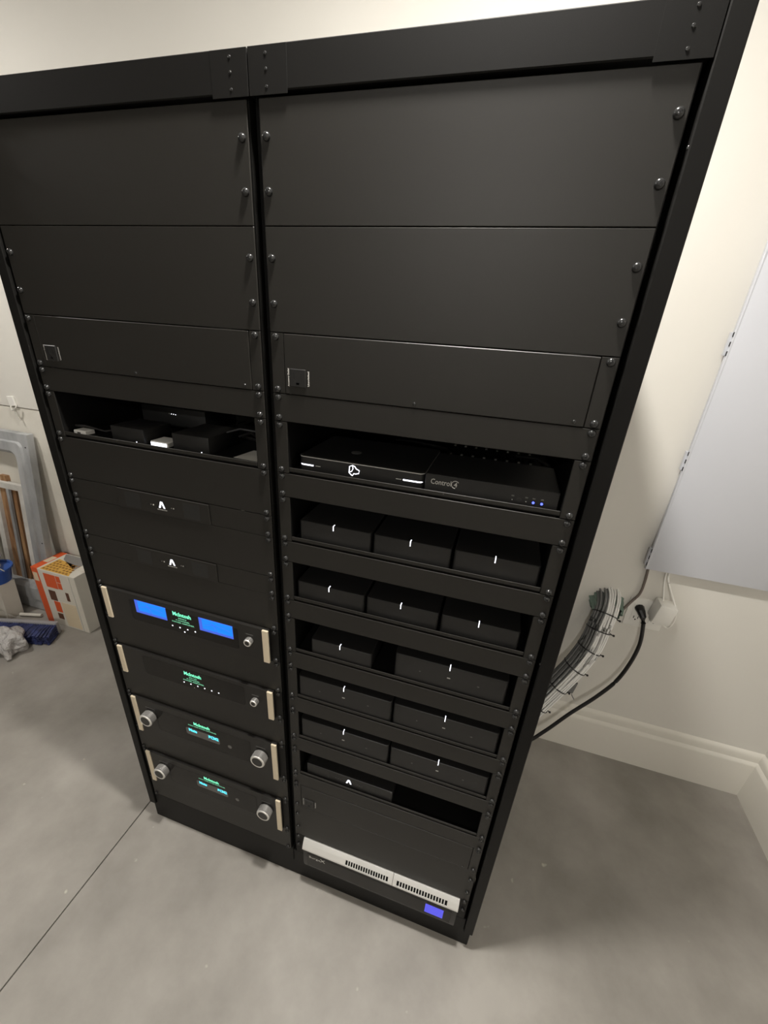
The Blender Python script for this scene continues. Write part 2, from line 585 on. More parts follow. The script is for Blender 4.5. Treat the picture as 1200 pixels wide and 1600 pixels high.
def shelf(bx, u0, label, lip=True):
    u1 = u0 + 2
    zb, zt = -u1 * U, -u0 * U
    t = thing('rack_shelf', label, 'shelf', bx + 232.5, 0, zb)
    for x0, x1 in ((bx - 8.8, bx + 13), (bx + 453, bx + 473.8)):
        MB().box(x0, x1, 0, 2.4, zb + 0.5, zt - 0.5, 0.6).build('ear', PAN, t)
    b_ = MB()
    xa, xb = bx + 14, bx + 452
    b_.box(xa, xb, 1.2, 252, zb + 2.6, zb + 4)
    ys = ((252, 290), (325, 345))
    for k, (ya, yb) in enumerate(ys):
        n = 19
        w = (xb - xa) / n
        for i in range(n + 1):
            b_.box(max(xa, xa + (i - 0.38) * w), min(xb, xa + (i + 0.38) * w), ya, yb, zb + 2.6, zb + 4)
        b_.box(xa, xb, yb, ys[k + 1][0] if k < 1 else 390, zb + 2.6, zb + 4)
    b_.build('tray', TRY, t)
    MB().box(xa, xb, 0.2, 1.6, zb + 4.2, zb + 11, 0.5).build('front_lip', PAN, t)
    for sx in (bx + 12.2, bx + 452.4):
        b_ = MB()
        b_.prism([(1, zb + 1), (1, zt - 3), (22, zt - 3), (300, zb + 20), (390, zb + 20), (390, zb + 1)], None, sx, sx + 1.4, 0, lambda p, q: (q, p[0], p[1]))
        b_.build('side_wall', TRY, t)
    screws(bx, edge_zs(u0, u1), t)
    return t


# ---- right bay
blank(RX, 0, 3, 'large black blank panel at top of the right bay under the top bar')
blank(RX, 3, 6, 'large black blank panel above the right outlet panel')
power_panel(RX, 6, 'black power panel with white-lettered outlet in upper right bay')
blank(RX, 8, 9, 'narrow black blank panel between right outlet panel and first right shelf')
sh = shelf(RX, 9, 'black shelf holding the two set top boxes in the right bay')
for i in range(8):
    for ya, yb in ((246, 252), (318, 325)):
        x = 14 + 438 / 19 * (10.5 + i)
        MB().box(x - 2.5, x + 2.5, ya, yb, -11 * U + 4, -11 * U + 6.5, 0.5).build('slot_glint', WHI, sh)  # white pieces stand in for light glinting at the tray slots
blank(RX, 11, 12, 'narrow black blank panel right below the set top box shelf')
shelf(RX, 12, 'black shelf holding the upper row of three small boxes')
blank(RX, 14, 15, 'narrow black blank panel between the two rows of three boxes')
shelf(RX, 15, 'black shelf holding the lower row of three small boxes')
blank(RX, 17, 18, 'narrow black blank panel below the lower row of three boxes')
shelf(RX, 18, 'black shelf holding one small and one large box with a gap between')
blank(RX, 20, 21, 'narrow black blank panel above the upper pair of large boxes')
shelf(RX, 21, 'black shelf holding the upper pair of wide black boxes')
blank(RX, 23, 24, 'narrow black blank panel between the two pairs of wide boxes')
shelf(RX, 24, 'black shelf holding the lower pair of wide black boxes')
blank(RX, 26, 27, 'narrow black blank panel above the lowest right shelf')
shelf(RX, 27, 'lowest black shelf in right bay, half empty beside small amplifier')
blank(RX, 29, 30, 'narrow black blank panel above the lower right outlet panel')
power_panel(RX, 30, 'black power panel with dim outlet low in the right bay', False)
blank(RX, 32, 35, 'large black blank panel right above the silver trimmed battery unit', gap=0.3)
# ---- left bay
blank(LX, 0, 3, 'large black blank panel at top of the left bay under the top bar')
blank(LX, 3, 6, 'large black blank panel above the left outlet panel')
power_panel(LX, 6, 'black power panel with outlet in upper left bay', False)
blank(LX, 8, 9, 'narrow black blank panel over the cluttered shelf in left bay')
shelf(LX, 9, 'black shelf with loose adapters and cables in the left bay')
blank(LX, 11, 13, 'black blank panel between cluttered shelf and upper slim amplifier')
blank(LX, 14, 16, 'black blank panel under the upper slim amplifier', gap=0.15)
blank(LX, 17, 19, 'black blank panel between lower slim amplifier and blue meter amplifier', gap=0.15)
blank(LX, 21, 23, 'black blank panel under the amplifier with blue meters', gap=0.15)
blank(LX, 25, 27, 'black blank panel under the amplifier with six white dots', gap=0.15)
blank(LX, 30, 32, 'black blank panel between the two silver knobbed processors', gap=0.15)
blank(LX, 35, 37, 'lowest black blank panel in left bay above the plinth', gap=0.15)


# ---- slim half width amplifiers with a lit chevron
def chevron(x, y, z, parent, k=1.0):
    b_ = MB()
    for s in (-1, 1):
        b_.prism([(0 * s, 7.5 * k), (s * 2.6 * k, 7.5 * k), (s * 7.6 * k, -6.5 * k), (s * 3.8 * k, -6.5 * k), (0, 3.4 * k)], None, y - 0.15, y + 0.3, 0, lambda p, t: (x + p[0], t, z + p[1]))
    return b_.build('lit_chevron', LED, parent)


def amp_face(x, y, zt, t, h):
    """front of a slim amplifier: two vent windows, chevron, dots, name strip"""
    for xa, xb in ((x - 92, x - 53), (x + 50, x + 89)):
        MB().fbox(xa, xb, y - 0.15, y + 1, zt - 40, zt - 7, 1.5).build('vent_window', PLD, t)
    chevron(x - 1, y, zt - 22, t)
    b_ = MB()
    xx = x - 13
    for w in (4.5, 2.2, 3, 3.6, 2, 3, 3):
        b_.box(xx, xx + w - 0.6, y - 0.1, y + 0.2, zt - 33.4, zt - 31.2)
        xx += w + 0.4
    b_.build('name_strip', GPR, t)
    for dx, mm, r in ((-34, REC, 2.0), (-27.5, GPR, 1.0), (-21.5, WPR, 1.7), (22, GPR, 1.0), (27, GPR, 1.5), (33, REC, 2.0)):
        MB().ycyl(x + dx, zt - 24.5, y - 0.12, y + 0.3, r, n=10).build('indicator', mm, t)


def slim_amp(u0, label):
    t = thing('slim_amplifier', label, 'amplifier', LX + 232.5, 0, -(u0 + 1) * U)
    cx = -271.5
    zt = -u0 * U
    for x0, x1 in ((LX - 8.8, cx - 111), (cx + 111, LX + 473.8)):
        MB().box(x0, x1, 0, 2.6, zt - U + 0.15, zt - 0.5, 0.6).build('ear', PAN, t)
    MB().box(cx - 110.4, cx + 110.4, -2, 200, zt - U + 0.3, zt - 1.6, 0.6).build('body', PAN, t)
    amp_face(cx, -2.0, zt, t, U)
    screws(LX, edge_zs(u0, u0 + 1), t)


slim_amp(13, 'upper slim black amplifier with lit white chevron in the left bay')
slim_amp(16, 'lower slim black amplifier with lit white chevron, above blue meter amplifier')


# ---- big amplifiers and processors with champagne end caps
def mac_base(name, u0, n, label, cat):
    t = thing(name, label, cat, -268, 0, -(u0 + n) * U)
    zt, zb = -u0 * U, -(u0 + n) * U
    for x0, x1 in ((LX - 8.8, -489.5), (-46.5, LX + 473.8)):
        MB().box(x0, x1, 0, 2.6, zb + 0.4, zt - 0.4, 0.6).build('ear', FRM, t)
    MB().box(-489.2, -46.8, -7, 300, zb + 0.4, zt - 1.0, 0.8).build('body', MAC, t)
    for x0, x1 in ((-489.5, -475), (-60.5, -46.5)):
        MB().box(x0, x1, -10, -5, zb + 0.8, zt - 0.8, 0.8).build('end_cap', CAP, t)
    screws(LX, edge_zs(u0, u0 + n), t)
    return t, zt, zb


def glass_inset(t, zt, zb, x0=-413, x1=-122):
    """thin lines where the glass drops back"""
    b_ = MB()
    b_.fbox(x0, x1, -7.25, -6.8, zb, zt, 6)
    o = b_.build('glass_window', GLS, t)
    MB().box(x0 - 3, x0 + 0.5, -7.3, -6.8, zb + 4, zt - 2).build('glass_groove', REC, o)
    return o


def small_knob(x, z, t):
    k = MB().ycyl(x, z, -18, -7, 8.2, 8.8, 20).build('power_knob', ALU, t)
    MB().ycyl(x, z, -18.3, -16.8, 8.3, 8.9, n=20).build('knob_rim', CHR, k)
    MB().ycyl(x, z, -18.4, -17.8, 5.6, n=18).build('knob_face', KNB, k)
    b_ = MB()
    for i in range(12):
        a = 2 * math.pi * i / 12
        b_.box(x + 8.4 * math.cos(a) - .7, x + 8.4 * math.cos(a) + .7, -17, -8, z + 8.4 * math.sin(a) - .7, z + 8.4 * math.sin(a) + .7)
    b_.build('grip', ALU, k)
    MB().box(x - 9, x + 9, -7.2, -6.9, z + 14.5, z + 16.5).build('caption', DPR, t)


def big_knob(x, z, t):
    k = MB().ycyl(x, z, -28, -9, 18.5, 19.5, 32).build('control_knob', ALU, t)
    MB().ycyl(x, z, -28.3, -26.2, 18.6, 19.6, n=32).build('knob_rim', CHR, k)
    MB().ycyl(x, z, -9.2, -6.8, 20, n=28).build('knob_collar', KNB, k)
    MB().ycyl(x, z, -28.4, -27.8, 14.6, n=28).build('knob_face', KNB, k)
    b_ = MB()
    for i in range(36):
        a = 2 * math.pi * i / 36
        b_.box(x + 19.2 * math.cos(a) - .7, x + 19.2 * math.cos(a) + .7, -26, -10, z + 19.2 * math.sin(a) - .7, z + 19.2 * math.sin(a) + .7)
    b_.build('knurling', ALU, k)
    MB().box(x - 15, x + 13, -7.2, -6.9, z + 25, z + 27).build('caption', DPR, t)


def logo(t, z, lines, y=-7.3):
    o = text('McIntosh', 'lit_logo', -267, y, z, 10.5, GRN, t, width=49, bold=0.35)
    for i, (s, w) in enumerate(lines):
        text(s, 'lit_caption', -267, y, z - 10.5 - i * 6.3, 3.4, GRD, t, width=w, bold=0.12)
    return o


def dots(t, xs, z, y=-7.4):
    for x in xs:
        MB().ycyl(x, z, y, y + 0.4, 1.75, n=10).build('indicator_light', LED, t)


t, zt, zb = mac_base('meter_amplifier', 19, 2, 'black glass amplifier with two glowing blue meters and champagne end caps', 'amplifier')
glass_inset(t, -861, -919)
for x0 in (-398, -222):
    b = MB()
    b.box(x0, x0 + 88, -7.6, -6, -895, -859, 0.6)
    w = b.build('meter_bezel', BLE, t)
    MB().box(x0 + 9, x0 + 87, -8.0, -7.2, -888, -860, 0.3).build('meter_dial', BLU, w)
    b = MB()
    b.tube([(x0 + 16 + 65 * i / 8, -8.05, -876 + 6 * math.sin(math.pi * i / 8)) for i in range(9)], 0.35, 5)
    b.tube([(x0 + 48, -8.1, -886), (x0 + 34, -8.1, -864)], 0.4, 5)
    b.build('meter_scale', LCT, w)
logo(t, -868, (('MI254', 22), ('4 CHANNEL', 38), ('POWER AMPLIFIER', 60)))
dots(t, (-298, -277.5, -256.5, -236), -905)
dots(t, (-266,), -914.5)
small_knob(-93, -884, t)

t, zt, zb = mac_base('six_dot_amplifier', 23, 2, 'black glass amplifier with green logo and row of six white dots', 'amplifier')
glass_inset(t, -1034, -1093)
logo(t, -1049, (('MI128', 22), ('8 CHANNEL', 38), ('POWER AMPLIFIER', 60)))
dots(t, [-296 + 20 * i for i in range(6)], -1081)
MB().ycyl(-267, -1090, -7.4, -7.0, 1.1, n=8).build('indicator_light', GPR, t)
small_knob(-93, -1065, t)

for u0, label in ((27, 'upper black glass audio processor with two silver knobs and cyan display'), (32, 'lower black glass audio processor with two silver knobs, nearest the floor')):
    t, zt, zb = mac_base('audio_processor', u0, 3, label, 'audio processor')
    glass_inset(t, zt - 22, zb + 30)
    logo(t, zt - 28, (('AUDIO VIDEO SYSTEM CONTROLLER', 88),))
    d = MB().fbox(-320, -216, -7.5, -6.9, zt - 76, zt - 51, 5).build('display', DSP, t)
    text('Mute', 'display_text', -298, -7.7, zt - 57, 10, CYN, d, width=25, bold=0.3)
    text('PCM2', 'display_text', -234, -7.7, zt - 59, 10, CYN, d, width=30, bold=0.3)
    MB().ycyl(-186, zt - 70, -7.5, -6.9, 6, n=18).build('sensor_window', DSP, t)
    big_knob(-433, zt - 54, t)
    big_knob(-91, zt - 56, t)

# ================================================================== battery unit
t = thing('battery_backup', 'black battery backup unit with silver slotted bar and violet display', 'battery backup', 235, 0, -1682)
for x0, x1 in ((-8.8, 18), (453, 473.8)):
    MB().box(x0, x1, 0, 2.6, -37 * U, -35 * U - 0.6, 0.6).build('ear', FRM, t)
b = MB()
b.xprism([(30, -1590), (-12, -1590), (-13, -1600), (-13, -1655), (-8, -1678), (0, -1682), (0.5, -1640), (30, -1640)], 20, 452)
b.build('bezel', PLA, t)
b = MB()
b.box(32, 440, -13.6, -12.5, -1660, -1604, 0.5)
b.build('gloss_front', GLS, t)
BX0, BX1, BXM = 18, 453, 279
for xa, xb in ((BX0, BXM - 0.5), (BXM + 0.5, BX1)):
    b = MB()
    # narrow sloped top, then a raked slotted face of real openings between little bars
    b.xprism([(2, -1560), (-1, -1560), (-8, -1569), (-9, -1571), (2, -1571)], xa, xb)
    b.xprism([(-8, -1586), (-15, -1585), (-15.5, -1590), (-13, -1595), (-8, -1595)], xa, xb)
    if xa == BX0:
        s0, s1, n = 146, 266, 17
    else:
        s0, s1, n = 290, 424, 18
    face = [(2, -1571), (-9, -1571), (-15, -1585), (2, -1585)]
    b.xprism(face, xa, s0)
    b.xprism(face, s1, xb)
    p_ = (s1 - s0) / n
    for i in range(1, n):
        b.xprism([(-6, -1571), (-9, -1571), (-15, -1585), (-12, -1585)], s0 + i * p_ - p_ * 0.17, s0 + i * p_ + p_ * 0.17)
    b.build('silver_bar', SIL, t)
b = MB()
for xa, xb in ((146, 266), (290, 424)):
    b.xprism([(-5, -1571.2), (-7, -1571.2), (-13, -1585), (-11, -1585)], xa, xb)
b.build('slot_shade_sheet', INN, t)  # black sheet stands in for the shade inside the slots
text('Surge', 'logo', 55, -13.8, -1617, 8, WPR, t, width=34)
text('X', 'logo', 79, -13.8, -1615, 14, WPR, t, width=15)
d = MB().box(372, 420, -14.2, -13.2, -1652, -1612, 0.6).build('lcd', LCD, t)
b = MB()
for r_ in range(4):
    xx = 376
    while xx < 414:
        w = random.uniform(2, 5)
        b.box(xx, min(xx + w, 416), -14.35, -14.1, -1620 - r_ * 8, -1617 - r_ * 8)
        xx += w + 1.5
b.build('lcd_text', LCT, d)
screws(RX, (-35 * U - 6.35, -36 * U), t)

# ================================================================== boxes on the right shelves
ROW = 'rows of small black boxes'


def led_mark(x, y, z, parent):
    b_ = MB()
    b_.box(x - 0.8, x + 0.8, y - 0.25, y + 0.4, z - 9, z - 0.6)
    b_.box(x - 0.8, x + 0.8, y - 0.1, y + 7, z - 0.7, z + 0.2)
    return b_.build('light_mark', LED, parent)


def port(x0, x1, y, zs, label):
    t = thing('small_audio_box', label, 'audio box', (x0 + x1) / 2, y + 68, zs, 'small boxes with white light mark')
    h = 40.2
    MB().vbox(x0, x1, y, y + 136, zs, zs + h, 5, 4, 1.2).build('body', PLA, t)
    led_mark((x0 + x1) / 2 - 2, y, zs + h, t)
    return t


def wide(x0, x1, y, zs, label, marks=True):
    t = thing('wide_audio_box', label, 'audio box', (x0 + x1) / 2, y + 108, zs, 'wide boxes with white light mark')
    h = 61.6
    MB().vbox(x0, x1, y, y + 214, zs, zs + h, 7, 5, 1.2).build('body', PLA, t)
    xm = (x0 + x1) / 2
    led_mark(xm, y, zs + h, t)
    for dx, w, zz, mm in ((-56, 3, 32, DPR), (0, 6, 34, GPR), (56, 4, 32, DPR)):
        MB().box(xm + dx - w / 2, xm + dx + w / 2, y - 0.15, y + 0.3, zs + zz - 1.3, zs + zz + 1.3).build('touch_mark', mm, t)
    return t


def zsh(u):
    return -u * U + 4.1


for (xa, xb), l in zip(((27, 164), (169, 305), (310, 447)), ('leftmost', 'middle', 'rightmost')):
    port(xa, xb, 7, zsh(14), l + ' small black box with white light mark in the upper row of three')
for (xa, xb), l in zip(((18, 157), (162, 299), (304, 441)), ('leftmost', 'middle', 'rightmost')):
    port(xa, xb, 7, zsh(17), l + ' small black box with white light mark in the lower row of three')
port(47, 180, 4, zsh(20), 'lone small black box with white light mark beside a wide box')
wide(227, 442, 4, zsh(20), 'wide black box with white light mark beside the lone small box')
wide(15, 230, 3, zsh(23), 'left wide black box of the upper pair')
wide(233.5, 449, 3, zsh(23), 'right wide black box of the upper pair')
wide(17, 232, 3, zsh(26), 'left wide black box of the lower pair, near rack bottom')
wide(235.5, 450, 3, zsh(26), 'right wide black box of the lower pair, near rack bottom')
t = thing('shelf_amplifier', 'small black amplifier with lit chevron on lowest right shelf', 'amplifier', 140, 100, zsh(29))
MB().box(30, 251, 5, 205, zsh(29), zsh(29) + 39.5, 1.0).build('body', PLA, t)
for xa, xb in ((46, 88), (186, 228)):
    MB().fbox(xa, xb, 4.85, 6, zsh(29) + 6, zsh(29) + 36, 1.5).build('vent_window', PLD, t)
chevron(141, 4.9, zsh(29) + 22, t, 0.95)
for dx in (-34, -27, -21, 22, 28, 34):
    MB().ycyl(141 + dx, zsh(29) + 21, 4.85, 5.3, 1.3, n=8).build('indicator', DPR, t)

# ---- set top box with rounded corners
zs = zsh(11)
t = thing('set_top_box', 'black rounded set top box with glowing outlined logo and white side lights', 'set top box', 137, 110, zs)
MB().vbox(27, 246, 12, 165, zs, zs + 28.6, 9, 6, 1.2).build('body', PLA, t)
MB().vbox(26.7, 246.3, 11.5, 164, zs + 26.4, zs + 27.5, 9.3, 6, 0).build('edge_highlight', mat('edge_highlight_paint', (0.55, 0.54, 0.52), 0.3, 0.3), t)  # pale band paints the highlight along the top front edge
b = MB()      # glowing logo outline
pts = [(-8.5, 5.5), (-3, 8), (1, 6.5), (3.5, 3), (9, 0.5), (8, -4.5), (3, -6), (-1, -6.2), (-3, -10), (-6, -8), (-9, -5), (-8.5, 5.5)]
b.tube([(128 + x, 11.7, zs + 16 + z) for x, z in pts[:-1]], 0.75, 6, closed=True)
b.tube([(128 + x, 11.7, zs + 16 + z) for x, z in ((-3, 8), (-2.2, 2), (-4.5, -2.5), (-8.4, -4))], 0.7, 6)
b.build('lit_logo', LED, t)
for pts in ([(30, 16), (33, 12.6), (38, 11.8), (54, 11.8)], [(243, 16), (240.5, 12.6), (236, 11.8), (212, 11.8)]):
    b = MB()
    b.tube([(x, y - 0.2, zs + 13) for x, y in pts], 1.2, 6)
    b.build('side_light', LED, t)
for xa in (58, 200):
    MB().box(xa, xa + 9, 11.6, 12.2, zs + 12.4, zs + 13.6).build('print_mark', GPR, t)
em = MB().ycyl(137, 0, 0, 0.5, 9, n=20).build('top_emblem', DPR, t)
em.rotation_euler = (math.radians(90), 0, 0)
place(em, P(110, 70, zs + 28.7), t)

t = thing('controller_box', 'black home controller box with grey Control4 lettering and two blue lights', 'controller box', 348, 80, zs)
MB().box(248, 448, 9, 138, zs, zs + 30.6, 1.2).build('body', PLA, t)
o = text('Control', 'logo', 257, 8.8, zs + 19, 8.5, GPR, t, align='LEFT', width=32, bold=0.05)
b = MB()
b.tube([(296 + 6 * math.cos(a), 8.8, zs + 19 + 6 * math.sin(a)) for a in [math.radians(40 + 26 * i) for i in range(10)]], 0.55, 6)
b.build('logo_arc', GPR, t)
text('4', 'logo', 296.5, 8.8, zs + 18.5, 7.5, GPR, t, bold=0.1)
for x, mm, r in ((383, GPR, 0.8), (403, GPR, 0.8), (413.5, LEB, 1.9), (425.5, LEB, 1.9)):
    MB().ycyl(x, zs + 10, 8.6, 9.2, r, n=12).build('status_light', mm, t)
for x in (383, 403, 413.5, 425.5):
    MB().box(x - 2, x + 2, 8.8, 9.2, zs + 15.4, zs + 17.4).build('icon', DPR, t)
MB().ycyl(393, zs + 11, 8.5, 9.2, 3.4, n=16).build('button', PLD, t)
b = MB()
b.tube([(150, 190, zs + 30), (190, 178, zs + 34), (235, 170, zs + 33), (252, 185, zs + 26), (255, 230, zs + 8)], 3, 8)
tag(b.build('power_cable', BLK), 'black cable curling behind the set top box', 'cable')
b = MB()
b.tube([(440, 150, zs + 12), (442, 165, zs + 26), (420, 178, zs + 32), (385, 185, zs + 30), (380, 205, zs + 22), (400, 240, zs + 8)], 3, 8)
tag(b.build('power_cable', BLK), 'black cable loop behind the home controller box', 'cable')

# ================================================================== things on the left shelf
t = thing('usb_adapter', 'small white plug adapter at left end of the cluttered shelf', 'adapter', -475, 30, zs)
MB().box(-478, -448, 12, 34, zs, zs + 9, 1.2).build('body', WHI, t)
MB().box(-468, -460, 11.6, 12.4, zs + 3, zs + 5.5).build('port', REC, t)
b = MB()
b.tube([(-478, 20, zs + 16), (-458, 24, zs + 17), (-420, 34, zs + 8), (-390, 40, zs + 14)], 2.6, 8)
tag(b.build('flat_cable', BLK), 'short black cable beside the small white adapter', 'cable')
t = thing('black_adapter_box', 'smaller black adapter box on the cluttered left shelf', 'adapter', -338, 45, zs)
MB().box(-377, -299, 10, 82, zs, zs + 31, 2, 2).build('body', PLA, t)
MB().ycyl(-318, zs + 5, 9.6, 10.2, 1.0, n=8).build('led', LED, t)
t = thing('white_card_reader', 'thin glowing white box between the two black adapter boxes', 'adapter', -272, 30, zs)
MB().box(-292, -252, 16, 52, zs, zs + 10, 1.5).build('body', WHI, t)
MB().box(-290, -254, 15.6, 16.2, zs + 1.5, zs + 8).build('emissive_front', LED, t)  # emissive face over the white front
t = thing('black_adapter_box', 'larger black adapter box on cluttered shelf with cables behind', 'adapter', -195, 60, zs)
MB().box(-235, -155, 12, 106, zs, zs + 33, 2, 2).build('body', PLA, t)
MB().ycyl(-172, zs + 4, 11.6, 12.2, 1.0, n=8).build('led', LED, t)
t = thing('router', 'black router with four tiny lights deep in the cluttered shelf', 'router', -356, 200, zs)
MB().box(-440, -270, 150, 260, zs, zs + 45, 2, 2).build('body', PLD, t)
for i in range(4):
    MB().ycyl(-364 + i * 5.5, zs + 31 - i * 0.3, 149.6, 150.2, 0.9, n=8).build('status_light', GPR if i == 0 else LED, t)
t = thing('paper_card', 'pale card lying at right end of the cluttered shelf', 'card', -80, 40, zs)
b = MB()
b.poly([(-112, 22, zs + 0.4), (-58, 20, zs + 0.4), (-56, 66, zs + 5), (-100, 70, zs + 3)])
b.poly([(-112, 22, zs + 0.9), (-100, 70, zs + 3.5), (-56, 66, zs + 5.5), (-58, 20, zs + 0.9)])
b.build('sheet', CARDS, t, smooth=False)
for k, pts in enumerate(([(-150, 60, zs + 34), (-130, 75, zs + 40), (-100, 85, zs + 36), (-75, 90, zs + 44), (-55, 80, zs + 50)],
                         [(-145, 90, zs + 20), (-120, 95, zs + 30), (-90, 75, zs + 26), (-70, 95, zs + 40), (-55, 110, zs + 30)],
                         [(-150, 110, zs + 15), (-110, 105, zs + 12), (-80, 88, zs + 18), (-60, 70, zs + 28)])):
    b = MB()
    b.tube(pts, 2.6, 7)
    tag(b.build('tangled_cable', BLK), ('top', 'middle', 'lowest')[k] + ' of the tangled black cables at right of cluttered shelf', 'cable', 'tangled cables')

# ================================================================== wall cabinet on the right
t = thing('wiring_cabinet', 'white steel wiring cabinet with hinged door on the wall', 'cabinet', 1060, 750, -908)
MB().box(874, 1236, 742, 762, -906, 150).build('body', ENC, t)
d = MB().box(868, 1242, 734, 742, -908, 154, 1.2, 2).build('door', ENC, t)
MB().box(866.5, 872, 732, 744, -908, 154, 1.5, 2).build('door_edge', ENC, d)
for z0, z1 in ((-266, -210), (-576, -520), (-895, -835)):
    hg = MB().box(862, 868, 737, 748, z0, z1, 1).build('hinge', ENC, t)
    for i in (0, 2, 4):
        hh = (z1 - z0) / 5
        MB().box(864.5, 866.6, 731.4, 733, z0 + i * hh, z0 + (i + 1) * hh).build('hinge_slot', REC, hg)

# ================================================================== outlet, plugs, cords
t = thing('wall_outlet', 'cream duplex outlet plate on the wall beside the cable bundle', 'outlet', 925, 756, -1145)
MB().box(867, 984, 754, 760, -1144, -1030, 2, 2).build('plate', WHI, t)
for x in (900, 957):
    MB().box(x - 17, x + 17, 752.8, 755, -1122, -1052, 1.5).build('receptacle', WHI, t)
    b = MB()
    for z in (-1068, -1106):
        for dx in (-6.5, 6.5):
            b.box(x + dx - 1.2, x + dx + 1.2, 752.5, 753.2, z - 5, z + 5)
        b.ycyl(x, z - 9, 752.5, 753.2, 2.6, n=10)
    b.build('slots', REC, t)
t = thing('power_plug', 'black plug and thick black cord running from outlet behind the rack', 'power cord', 904, 735, -1650)
b = MB()
b.tube([(900, 753, -1066), (902, 735, -1069), (908, 722, -1082), (913, 716, -1100)], lambda q: 15 - 7 * q, 10)
b.build('plug', BLK, t)


def spline(pts, n=8):
    pts = [Vector(p) for p in pts]
    out = []
    for i in range(len(pts) - 1):
        p0, p1, p2, p3 = pts[max(i - 1, 0)], pts[i], pts[i + 1], pts[min(i + 2, len(pts) - 1)]
        for k in range(n):
            q = k / n
            out.append(0.5 * ((2 * p1) + (p2 - p0) * q + (2 * p0 - 5 * p1 + 4 * p2 - p3) * q * q + (3 * p1 - p0 - 3 * p2 + p3) * q ** 3))
    out.append(pts[-1])
    return out


b = MB()
b.tube(spline([(913, 716, -1098), (919, 700, -1170), (910, 690, -1250), (885, 680, -1338), (836, 665, -1419), (768, 645, -1506), (697, 620, -1602), (640, 602, -1660), (540, 590, -1700)]), 6.3, 10)
b.build('cord', BLK, t)
t = thing('power_adapter', 'white boxy power adapter plugged in right of the black plug', 'adapter', 955, 730, -1095)
rz = (Vector((955, 725, -1050)), Matrix.Rotation(math.radians(8), 3, 'Y'))
MB().box(930, 984, 700, 753, -1082, -1012, 5, 2, rot=rz).build('body', WHI, t)
MB().box(936, 978, 714, 742, -1094, -1082, 2, 1, rot=rz).build('cord_clip', WHI, t)
b = MB()
b.tube(spline([(943, 748, -908), (944, 742, -935), (964, 735, -978), (990, 722, -1030), (994, 716, -1070), (984, 716, -1098), (966, 720, -1092)]), 2.8, 8)
b.tube(spline([(933, 748, -910), (938, 744, -950), (948, 730, -1008)]), 2.5, 8)
b.build('cord', WHI, t)
b = MB()
b.tube(spline([(880, 748, -905), (885, 748, -964), (883, 747, -1010), (866, 745, -1047), (843, 738, -1092), (815, 715, -1130)]), 4.2, 8)
tag(b.build('grey_cable', CABB), 'brown grey cable from the cabinet corner to the cable bundle', 'cable')

# ---- cable bundle out of the wall
t = thing('cable_bundle', 'thick bundle of white and grey cables coming out of the wall', 'cable bundle', 740, 690, -1500)
PATH = spline([(800, 790, -1052), (799, 748, -1058), (793, 715, -1082), (782, 690, -1125), (768, 665, -1190), (740, 643, -1262), (700, 622, -1340), (655, 602, -1425), (600, 580, -1520), (520, 560, -1640)], 4)
FR = []
for i, p in enumerate(PATH):
    tg = (PATH[min(i + 1, len(PATH) - 1)] - PATH[max(i - 1, 0)]).normalized()
    side = tg.cross(Vector((0, 1, 0))).normalized()      # points left / right across the picture
    FR.append((p, side, side.cross(tg).normalized()))
offs = []
RB = 36
for i in range(400):
    a, rr = random.uniform(0, 2 * math.pi), RB * math.sqrt(random.random())
    q = (rr * math.cos(a), rr * math.sin(a))
    if all((q[0] - w[0]) ** 2 + (q[1] - w[1]) ** 2 > 5.8 ** 2 for w in offs):
        offs.append(q)
for u, v in offs:
    ph, am, fq = random.uniform(0, 6.3), random.uniform(0.8, 3.2), random.uniform(0.5, 1.3)
    path = []
    for i, (p, sd, nm) in enumerate(FR):
        q = i / (len(FR) - 1)
        flare = 1.0 + 0.22 * max(0, 1 - q * 5)
        path.append(p + sd * (u * flare + am * math.sin(ph + fq * 9 * q)) + nm * (v * flare + am * math.cos(ph * 2 + fq * 8 * q)))
    left = (FR[14][1] * u).x < -13
    b = MB()
    b.tube(path, 3.1, 6)
    b.build('cable', CABG if left else CABW, t)
for k in (9, 13, 17, 21, 25, 29):
    p, sd, nm = FR[k]
    b = MB()
    b.tube([p + 38.5 * (math.cos(a) * sd + math.sin(a) * nm) for a in [2 * math.pi * i / 22 for i in range(22)]], 1.9, 6, closed=True)
    e = p + (38.5 if sd.x > 0 else -38.5) * sd
    b.tube([e, e + Vector((5, -5, -1)), e + Vector((10, -9, 0))], 1.8, 6)
    b.box(e.x + 7, e.x + 13, e.y - 12, e.y - 6, e.z - 3, e.z + 3, 1)
    b.build('cable_tie', BLK, t)
b = MB()
n = 26
for j, (ra, rb, y0, y1) in enumerate(((58, 50, 759.5, 735), (50, 44, 748, 712))):
    ri, ro = [], []
    for i in range(n):
        a = 2 * math.pi * i / n
        w = random.uniform(0.86, 1.12)
        ri.append(b.bm.verts.new((800 + ra * w * math.cos(a), y0, -1072 + ra * 0.62 * w * math.sin(a))))
        ro.append(b.bm.verts.new((797 + rb * w * math.cos(a), y1 + random.uniform(-4, 4), -1084 + rb * 0.7 * w * math.sin(a))))
    for i in range(n):
        b.bm.faces.new((ri[i], ri[(i + 1) % n], ro[(i + 1) % n], ro[i]))
b.build('torn_sleeve', GRF, t)
b = MB()
b.prism([(0, 0), (26, 14), (20, -34), (-16, -46), (-28, -38)], None, 622, 628, 0, lambda p, q: (728 + p[0], q, -1352 + p[1]))
b.tube([(742, 626, -1380), (748, 624, -1398), (758, 622, -1412)], 1.6, 6)
b.build('cable_tag', CABG, t)

